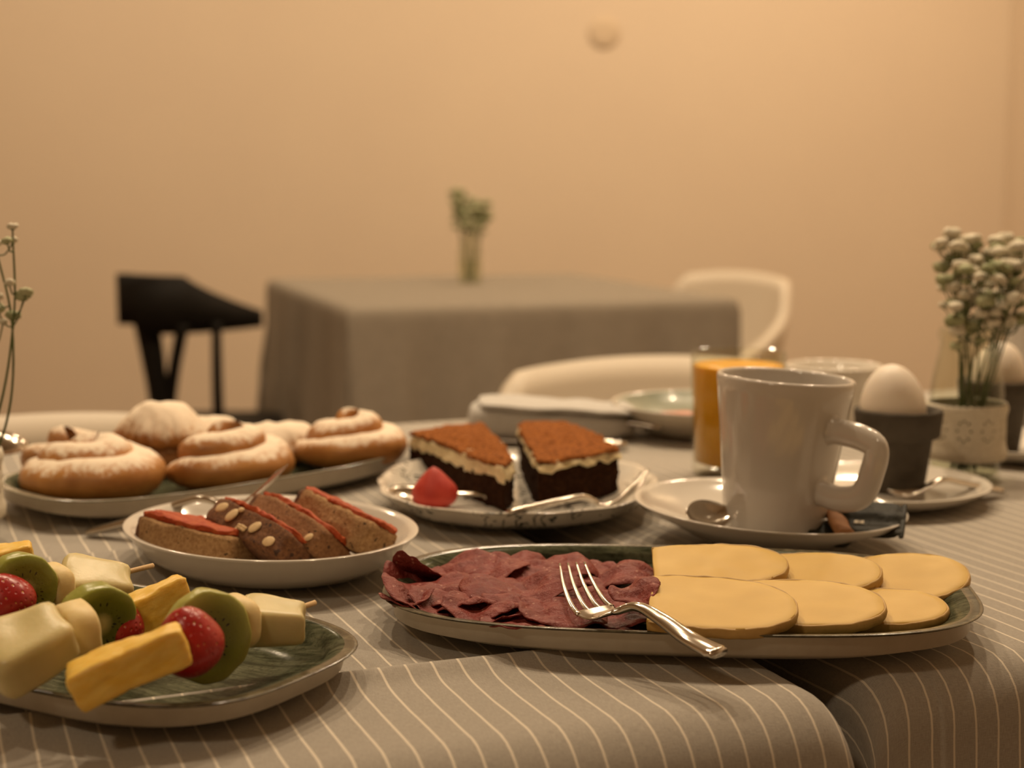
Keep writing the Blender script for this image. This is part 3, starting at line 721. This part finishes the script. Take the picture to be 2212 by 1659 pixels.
def dome(name, label, loc, rot, a, b, h, mat, seed, crimp=.0, sk=.0):
    nr, ns = 16, 72; top, bot = [], []
    for i in range(nr + 1):
        r = max(.01, i / nr)
        for j in range(ns):
            t = 2 * math.pi * j / ns; e = 1 + .05 * math.sin(2 * t + seed) + (.025 * math.sin(26 * t) * crimp if r > .8 else 0)
            x, y = a * r * e * math.cos(t), b * r * e * math.sin(t)
            z = h * max(0, 1 - r ** 2.3) ** .75 * (1 + sk * math.cos(t) * r) + .005 * (1 - r ** 8) + crimp * .0018 * math.sin(26 * t) * max(0, (r - .72) / .28)
            top.append(Vector((x, y, z + .004))); bot.append(Vector((x * .97, y * .97, .0035 * r ** 4)))
    n = len(top); F = []
    for i in range(nr):
        for j in range(ns):
            k = (j + 1) % ns; p, q = i * ns, (i + 1) * ns
            F.append((p + j, p + k, q + k, q + j)); F.append((n + p + j, n + q + j, n + q + k, n + p + k))
    for j in range(ns): k = (j + 1) % ns; F.append((nr * ns + j, nr * ns + k, n + nr * ns + k, n + nr * ns + j))
    F.append(tuple(range(ns))); F.append(tuple(n + j for j in range(ns)))
    v = jitter(jitter(top + bot, .0042, 36, seed), .0010, 150, seed + 2)
    o = mesh(name, v, F, mat); o.location = loc; o.rotation_euler = rot
    return tag(o, label, 'pastry', 'sugared pastries on the oblong platter')
def on(px, Y, z): return Vector(((px - 1106) / FPX * Y / _c * 1.0, Y, z))
coil('spiral_bun', 'golden spiral bun with bare glossy sides, nearest the flower bottle edge', on(196, 1.005, .0065), 2.6, .0400, .0195, 2.0, .0165, .74, 'sugared_crust', 1)
coil('spiral_bun', 'large sugared spiral bun in the middle of the pastry platter', on(492, 1.045, .0065), 3.6, .0345, .0175, 1.8, .0215, .72, 'sugared_crust', 2)
coil('spiral_bun', 'sugared spiral bun at the platter end next to the cake plate', on(758, 1.118, .0065), 2.9, .0315, .0165, 1.8, .0200, .75, 'sugared_crust', 3)
dome('sugared_turnover', 'thickly sugared turnover with a crimped edge resting on top of the pile', on(345, 1.105, .024), (math.radians(-4), math.radians(2), .1), .0350, .029, .026, 'well_sugared_crust', 4, 1.0)
dome('sugared_turnover', 'flat sugared turnover showing behind the two large spiral buns', on(600, 1.145, .009), (0, math.radians(-3), .2), .0370, .030, .020, 'well_sugared_crust', 5, .5)
dome('sugared_turnover', 'sugared turnover corner poking out behind the topmost pastry', on(455, 1.150, .0090), (0, 0, -.1), .0310, .024, .022, 'well_sugared_crust', 6, .5)
coil('twisted_pastry', 'small brown twisted pastry with little sugar beside the serving spoon', on(148, 1.072, .0065), .6, .0270, .0140, 1.5, .0180, .70, 'lightly_sugared_crust', 7)
dome('almond_biscuit', 'flat brown pastry lying under the topmost sugared turnover', on(340, 1.100, .0065), (0, 0, .4), .030, .027, .017, 'lightly_sugared_crust', 8, 0)

# ------------------------------------------------------------------ cake
def cake(label, px_outline, zt, zb, cream_h, seed, group='chocolate cake slices'):
    pts = [P(x, y, zt) for x, y in px_outline]; c = sum(pts, Vector()) / len(pts); base = Vector((c.x, c.y, zb)); hh = zt - zb
    out = [p - base for p in pts]
    t = thing('cake_slice', label, 'cake', base, group=group)
    zc = hh - cream_h
    nn = 16
    v, f = prism(out, [zc * i / nn for i in range(nn + 1)], 120, 12); v = jitter(jitter(v, .0016, 110, seed), .0011, 380, seed)
    mesh('sponge', v, f, 'sponge', t)
    v, f = prism(out, [zc - .0012 + (cream_h - .001) * i / 8 for i in range(9)], 120, 12, [1.015 + .015 * math.sin(i * .7) for i in range(9)]); v = jitter(jitter(v, .0030, 120, seed + 3), .0012, 330, seed)
    mesh('cream_layer', v, f, 'cream', t)
    v, f = prism(out, [hh - .0026, hh - .0016, hh - .0006, hh + .0006], 120, 14, [1.0, 1.02, 1.015, .985]); v = jitter(jitter(v, .0020, 85, seed + 3), .0010, 420, seed + 1)
    mesh('cinnamon_topping', v, f, 'cinnamon', t)
    return t
cake('chocolate cake slice with a thick cream layer, behind the strawberry', [(886, 934), (960, 919), (1042, 914), (1080, 950), (1110, 988), (1090, 1006), (1000, 975), (930, 948)], .036, .0062, .0105, 1)
cake('chocolate cake slice with a thin cream layer, by the fork', [(1120, 918), (1150, 908), (1215, 909), (1280, 934), (1338, 969), (1250, 984), (1163, 997), (1138, 955)], .037, .0062, .0062, 2)
bp = P(937, 1112, .0065); v, f = berry(.0152, .0280, .60, .80)
o = mesh('strawberry', v, f, 'strawberry_matte'); o.location = (bp.x, bp.y + .022, .0062); o.rotation_euler = (.08, -.05, 0)
tag(o, 'whole red strawberry standing in front of the cake slice', 'strawberry')

# ------------------------------------------------------------------ sugar sachets
def tilt_mat(o, n, x):
    n = Vector(n).normalized(); x = Vector(x); x = (x - n * x.dot(n)).normalized(); return basis(Vector(o), x, n.cross(x), n)
t = thing('sugar_sachet', 'flat black sachet with a small white label in the mug saucer', 'sachet', (0, 0, 0))
v, f = blob(.0190, .0150, .0016, 5, 14); v = [Vector((p.x, p.y, p.z * (1 if abs(p.x) < .016 else .35) + .0006 * math.sin(p.y * 420))) for p in v]
t.matrix_world = tilt_mat(Q(1880, 1122, .866), (-.16, -.45, .88), (.93, -.33, .05))
mesh('packet', v, f, 'sachet_black', t)
for x in (-.0182, .0182):
    v, f = blob(.0016, .0150, .0006, 8, 4); mesh('crimped_seal', [p + Vector((x, 0, 0)) for p in v], f, 'sachet_black', t)
lab = mesh('printed_label', *box(-.0085, -.0030, -.0062, -.0035, .0016, .0020), 'paper_white', t, smooth=False)
zz = [box(-.0066, -.0047, -.0040, -.00375, .0020, .00208), box(-.0066, -.0047, -.0059, -.00565, .0020, .00208)]
dv = [Vector(p) for p in ((-.0050, -.00385, .00207), (-.0047, -.00385, .00207), (-.0063, -.0058, .00207), (-.0066, -.0058, .00207))]
mesh('letter', *merge(zz[0], zz[1], (dv, [(0, 1, 2, 3)])), 'ink', lab, smooth=False)
d0, d1 = Q(1792, 1096, .892), Q(1828, 1158, .842)
v, f = tube([d0.lerp(d1, k / 16) for k in range(17)], (.0050, .0030), 12, n=3); o = mesh('sugar_stick', jitter([p - d0 for p in v], .0006, 120, 1), f, 'paper_brown'); o.location = d0
tag(o, 'brown paper sugar stick leaning between the mug and the black sachet', 'sugar stick')
v, f = blob(.0150, .0110, .0013, 5, 10); o = mesh('sugar_sachet', [Vector((p.x, p.y, p.z + .0005 * math.sin(p.y * 500))) for p in v], f, 'sachet_black')
o.matrix_world = tilt_mat(Q(1790, 1150, .868), (.1, -.3, .9), (.7, -.7, 0)); tag(o, 'dark sachet half hidden under the brown sugar stick', 'sachet')

# ------------------------------------------------------------------ juice
t = thing('juice_glass', 'straight glass of orange juice behind the mug', 'glass', (.1675, 1.130, 0))
R = .0345
v, f = lathe([(0, 0), (.031, 0), (.0325, .0015), (.0330, .006), (R, .05), (.0352, .0900), (.0346, .0912), (.0340, .0905), (.0328, .05), (.0315, .0095), (.026, .0075), (0, .0072)], 56); mesh('glass_wall', v, f, 'glass', t)
v, f = lathe([(0, .0076), (.026, .0079), (.0314, .0100), (.0327, .05), (.0336, .0805), (.0329, .0818), (.02, .0815), (0, .0815)], 48); mesh('orange_juice', v, f, 'juice', t)

# ------------------------------------------------------------------ egg pots
def egg_pot(label, loc, group=None):
    t = thing('egg_pot', label, 'pot', loc, group=group)
    v, f = lathe([(0, .001), (.0170, .001), (.0180, 0), (.0188, .001), (.0232, .036), (.0240, .0375), (.0272, .0378), (.0285, .039), (.0300, .0545), (.0298, .0565), (.0285, .0570), (.0255, .0565), (.0245, .05), (.0200, .01), (0, .008)], 56)
    mesh('pot_body', jitter(v, .0003, 120, 1), f, 'slate_pot', t); return t
def egg(label, loc, rot=(0, 0, 0)):
    n = 22; pr = []
    for i in range(n + 1):
        a = math.pi * i / n; z = -.029 * math.cos(a); r = .0222 * math.sin(a) * (1 - .10 * math.cos(math.pi - a) * 1.0); pr.append((r, z))
    v, f = lathe(pr, 40); o = mesh('egg', v, f, 'egg_shell'); o.location = loc; o.rotation_euler = rot; return tag(o, label, 'egg')
E1 = Vector((.2655, 1.045, .0042)); E2 = Vector((.3830, 1.205, .0042))
egg_pot('dark grey pot shaped egg cup next to the mug handle', E1); egg('boiled egg standing in the grey pot next to the mug', E1 + Vector((-.0045, -.002, .0590)), (.1, -.1, 0))
egg_pot('dark grey pot shaped egg cup behind the flower bottle', E2); egg('boiled egg in the pot behind the flower bottle', E2 + Vector((0, 0, .0580)), (.1, .15, 0))

# ------------------------------------------------------------------ flower bottles
def bottle(label, loc, rz=0, sc=1.0, holes=True, band=True):
    t = thing('flower_bottle', label, 'vase', loc, (0, 0, rz)); t.scale = (sc, sc, sc)
    outp = [(0, .0008), (.0225, .0008), (.0238, 0), (.0248, .0015), (.0256, .006), (.0262, .055), (.0266, .062), (.0256, .072), (.0232, .084), (.0212, .094), (.0206, .099), (.0212, .1010), (.0222, .1025), (.0222, .1080), (.0214, .1100)]
    inn = [(.0202, .1098), (.0196, .1080), (.0190, .099), (.0196, .094), (.0216, .084), (.0240, .072), (.0250, .062), (.0246, .055), (.0240, .006), (.022, .0042), (0, .0040)]
    v, f = lathe(outp + inn, 48); mesh('glass_bottle', v, f, 'glass', t)
    v, f = lathe([(0, .0044), (.0218, .0046), (.0237, .0075), (.0243, .050), (.0238, .0505), (0, .0500)], 40); mesh('water', v, f, 'water', t)
    if band:
        NU, NV = 110, 22; V, F = [], []
        for j in range(NV + 1):
            s = j / NV; z = .0155 + .0405 * s
            for i in range(NU):
                a = 2 * math.pi * i / NU; bul = .0012 * math.exp(-((s - .90) / .07) ** 2) + .0014 * math.exp(-((s - .12) / .10) ** 2)
                r = .0277 + bul + .0003 * math.sin(40 * a) * (1 if s < .25 or s > .8 else .3)
                zz = z + (.0006 * math.sin(36 * a) if j in (0, NV) else 0); V.append(Vector((r * math.cos(a), r * math.sin(a), zz)))
        hs = set()
        for k in range(10):                                   # rings of eyelets worked into the lace
            ci, cj = int(k * 11 + 5), 12
            for di, dj in ((-3, 0), (3, 0), (-2, 3), (2, 3), (-2, -3), (2, -3), (0, 4), (0, -4)): hs.add(((ci + di) % NU, cj + dj))
        for j in range(NV):
            for i in range(NU):
                if holes and (i, j) in hs: continue
                k = (i + 1) % NU; F.append((j * NU + i, j * NU + k, (j + 1) * NU + k, (j + 1) * NU + i))
        mesh('lace_band', V, F, 'lace', t, solid=.0012)
    return t
def pompon(r, seed):
    v, f = blob(r, r, r * .62, 2.2, 4); return jitter(v, r * .28, 420, seed), f
POM = None
def sprig(label, group, base, top, bow, nfl, seed, spread=.02, fr=.0044, pm='petal'):
    rnd = random.Random(seed); t = thing('flower_sprig', label, 'flower', base, group=group); d = top - base
    path = smooth_path([Vector(), d * .35 + bow, d * .7 + bow * .8, d], 24)
    mesh('stem', *tube(path, lambda s: .0009 - .0003 * s, 6), 'stem', t)
    for k in range(nfl):
        s = rnd.uniform(.62, 1.0); p = path[int(s * 24)] if k else path[24]
        e = p + Vector((rnd.uniform(-1, 1) * spread, rnd.uniform(-1, 1) * spread, rnd.uniform(.004, .018))) if k else p
        if k: mesh('branch', *tube(smooth_path([p, p.lerp(e, .5) + Vector((0, 0, -.003)), e], 6), .0005, 5), 'stem', t)
        r = fr * rnd.uniform(.55, 1.15); v, f = pompon(r, seed + k); o = mesh('blossom', [q + e + Vector((0, 0, r * .4)) for q in v], f, pm if rnd.random() < .62 else 'bud', t)
        v, f = lathe([(0, 0), (r * .45, r * .1), (r * .62, r * .45), (0, r * .5)], 7); mesh('calyx', [q + e - Vector((0, 0, r * .35)) for q in v], f, 'stem', o)
V1 = Vector((.3320, 1.112, 0)); V2 = Vector((-.3345, .905, 0))
bottle('glass bottle with cream lace band holding white flowers, beside the egg pot', V1, .3)
bottle('glass bottle with lace band at the corner of the fruit platter, only its edge showing', V2, .9)
rnd = random.Random(3)
for k in range(15):
    a = k * 2.4; r0 = .011 * math.sqrt((k % 5 + .5) / 5); b = V1 + Vector((r0 * math.cos(a + 2), r0 * math.sin(a + 2), .006))
    tp = V1 + Vector((.012 + .031 * math.cos(a) * (.6 + .4 * rnd.random()), .026 * math.sin(a), rnd.uniform(.142, .176)))
    sprig('sprig of small white blossoms standing in the lace banded bottle by the eggs', 'white sprigs in the bottle by the eggs', b, tp, Vector((0, 0, 0)), 10, 40 + k, .015, .0062)
for k, (dx, dz, bw) in enumerate([(.046, .188, .016), (.034, .178, .022), (.026, .160, .012), (.0, .17, 0), (-.02, .165, -.004)]):
    sprig('sprig of small white blossoms arching from the bottle by the fruit platter', 'white sprigs in the bottle by the fruit', V2 + Vector((.004 * (k - 1), .003 * k - .004, .006)), V2 + Vector((dx - .004, .004 * k, dz)), Vector((bw, 0, .004)), 5, 70 + k, .010)
VB = P(1015, 612)
bottle('tiny flower bottle standing on the far table by the wall', VB, 0, 1.0, False, False)
for k in range(14):
    a = k * 1.9; sprig('green sprig with pale blossoms in the bottle on the far table', 'sprigs in the far bottle', VB + Vector((.006 * math.cos(a), .006 * math.sin(a), .006)), VB + Vector((.034 * math.cos(a), .02 * math.sin(a), .150 + .04 * (k % 3) / 2)), Vector((0, 0, 0)), 8, 100 + k, .015, .0085, 'bud')

# ------------------------------------------------------------------ napkin with cutlery, butter
n0, n1 = P(1012, 952), P(1375, 957)
dN = (n1 - n0); t = thing('folded_napkin', 'thick folded pale grey napkin behind the cake plate', 'napkin', n0)
L = dN.length; prof = []
v, f = blob(L / 2, .036, .0150, 4, 16); M = xdir((dN.x, dN.y + .02, 0))
v = [Vector((p.x, p.y, (p.z + .0150) * (1.12 - .45 * (p.x / L + .5)))) for p in v]
mesh('folded_cloth', [M @ p + dN / 2 + Vector((0, .03, 0)) for p in jitter(v, .0030, 45, 3)], f, 'napkin', t)
v, f = blob(L / 2 * .93, .036, .0022, 6, 10)
mesh('top_fold', [M @ Vector((p.x, p.y, p.z + .0320 - .07 * (p.x + L / 2) * .9)) + dN / 2 + Vector((0.004, .028, 0)) for p in jitter(v, .0022, 45, 9)], f, 'napkin', t)
kn0 = n0 + dN * .45 + Vector((0, .012, .026)); 
knife('steel table knife lying on the folded napkin', kn0 + Vector((.10, -.012, -.014)), kn0 + Vector((-.02, .03, -.001)), (0, 0, 1))
knife('second steel knife beside the napkin, handle towards the green plate', n1 + Vector((-.01, -.03, .004)), n1 + Vector((-.15, .002, .004)), (0, 0, 1))
bt = Vector((.1415, 1.292, .0065))
t = thing('butter_pat', 'small butter pat in red and white foil on the back plate', 'butter', bt, (0, 0, .3))
v, f = blob(.015, .011, .006, 6, 6); mesh('butter_tub', [p + Vector((0, 0, .006)) for p in v], f, 'paper_white', t)
v, f = blob(.0162, .0122, .0018, 6, 6); mesh('foil_lid', [p + Vector((0, 0, .0132)) for p in v], f, 'foil_red', t)

# ------------------------------------------------------------------ chairs
def shell_chair(label, loc, rz, group='white shell armchairs'):
    """moulded tub chair, facing local -y"""
    t = thing('shell_armchair', label, 'chair', loc, (0, 0, rz), group)
    NU, NV = 56, 12; V, F = [], []
    for i in range(NU + 1):
        a = math.radians(-118 + 236 * i / NU); k = abs(a) / math.radians(118)        # 0 at the middle of the back
        cx, cy = math.sin(a), math.cos(a); n = 3.2; r = (abs(cx) ** n + abs(cy) ** n) ** (-1 / n)
        xx = abs(.235 * cx * r); top = .76 - .010 * (xx / .15) ** 2 - min(.17, 1.7 * max(0, xx - .172) + .10 * max(0, -cy + .45))
        for j in range(NV + 1):
            s = j / NV; z = .42 + (top - .42) * s; fl = .80 + .20 * s ** .6
            V.append(Vector((.235 * cx * r * fl, .225 * cy * r * fl + .03 * s * max(0, cy), z)))
    n = NV + 1
    for i in range(NU):
        for j in range(NV): F.append((i * n + j, (i + 1) * n + j, (i + 1) * n + j + 1, i * n + j + 1))
    mesh('back_shell', V, F, 'white_shell', t, solid=.022)
    v, f = blob(.205, .205, .022, 5, 10); mesh('seat', [Vector((p.x, p.y, p.z + .425 - .012 * (1 - (p.x / .2) ** 2))) for p in v], f, 'white_shell', t)
    for x in (-1, 1):
        for y in (-1, 1): mesh('leg', *tube([Vector((.13 * x, .13 * y, .415)), Vector((.20 * x, .20 * y, 0))], lambda s: .016 - .006 * s, 12), 'wood', t)
    return t
shell_chair('white shell armchair pulled up behind the orange juice', Vector((.203, 1.585, -.75)), math.radians(8))
shell_chair('white shell armchair tucked in behind the sugared pastries', Vector((-.335, 1.125, -.75)), math.radians(22))
shell_chair('white shell armchair on the window side of the far table', Vector((.345, 3.50, -.75)), math.radians(-55))
def black_chair():
    p = Q(400, 690, 3.05); t = thing('black_armchair', 'black wooden armchair beside the far table', 'chair', (p.x, p.y, -.75), (0, 0, math.radians(0)))
    # curved top rail that sweeps down into the arm; local x to the right, y away
    NU = 40; V, F = [], []
    for i in range(NU + 1):
        s = i / NU; x = -.125 + .245 * s; y = -.02 + .30 * (s - .25) ** 2
        zt = .790 - .010 * s if s < .50 else .785 - .080 * ((s - .5) / .5) ** .85
        zb = .690 if s < .16 else .671
        if s > .9: zb += .0
        for z in (zb, zb + (zt - zb) * .5, zt):
            V.append(Vector((x, y, z)))
    for i in range(NU):
        for j in range(2): F.append((i * 3 + j, (i + 1) * 3 + j, (i + 1) * 3 + j + 1, i * 3 + j + 1))
    mesh('back_rail', V, F, 'dark_chair', t, solid=.026)
    v, f = blob(.20, .20, .018, 4, 8); mesh('seat', [q + Vector((.02, .17, .45)) for q in v], f, 'dark_chair', t)
    def post(a, b, m, r0, r1): mesh('post', *tube(smooth_path([a, m, b], 16), lambda s: r0 + (r1 - r0) * s, 12), 'dark_chair', t)
    post(Vector((-.078, .0, .70)), Vector((-.055, .03, .45)), Vector((-.066, .01, .60)), .026, .019)
    post(Vector((-.003, -.01, .69)), Vector((-.055, .05, .45)), Vector((-.030, .01, .58)), .013, .012)
    post(Vector((.058, .02, .69)), Vector((.050, .06, .45)), Vector((.055, .03, .57)), .010, .012)
    for x, y in ((-.12, .02), (.16, .02), (-.12, .32), (.16, .32)): mesh('leg', *tube([Vector((x, y, .44)), Vector((x * 1.12, y + (y - .17) * .15, 0))], lambda s: .017 - .005 * s, 12), 'dark_chair', t)
    return t
black_chair()
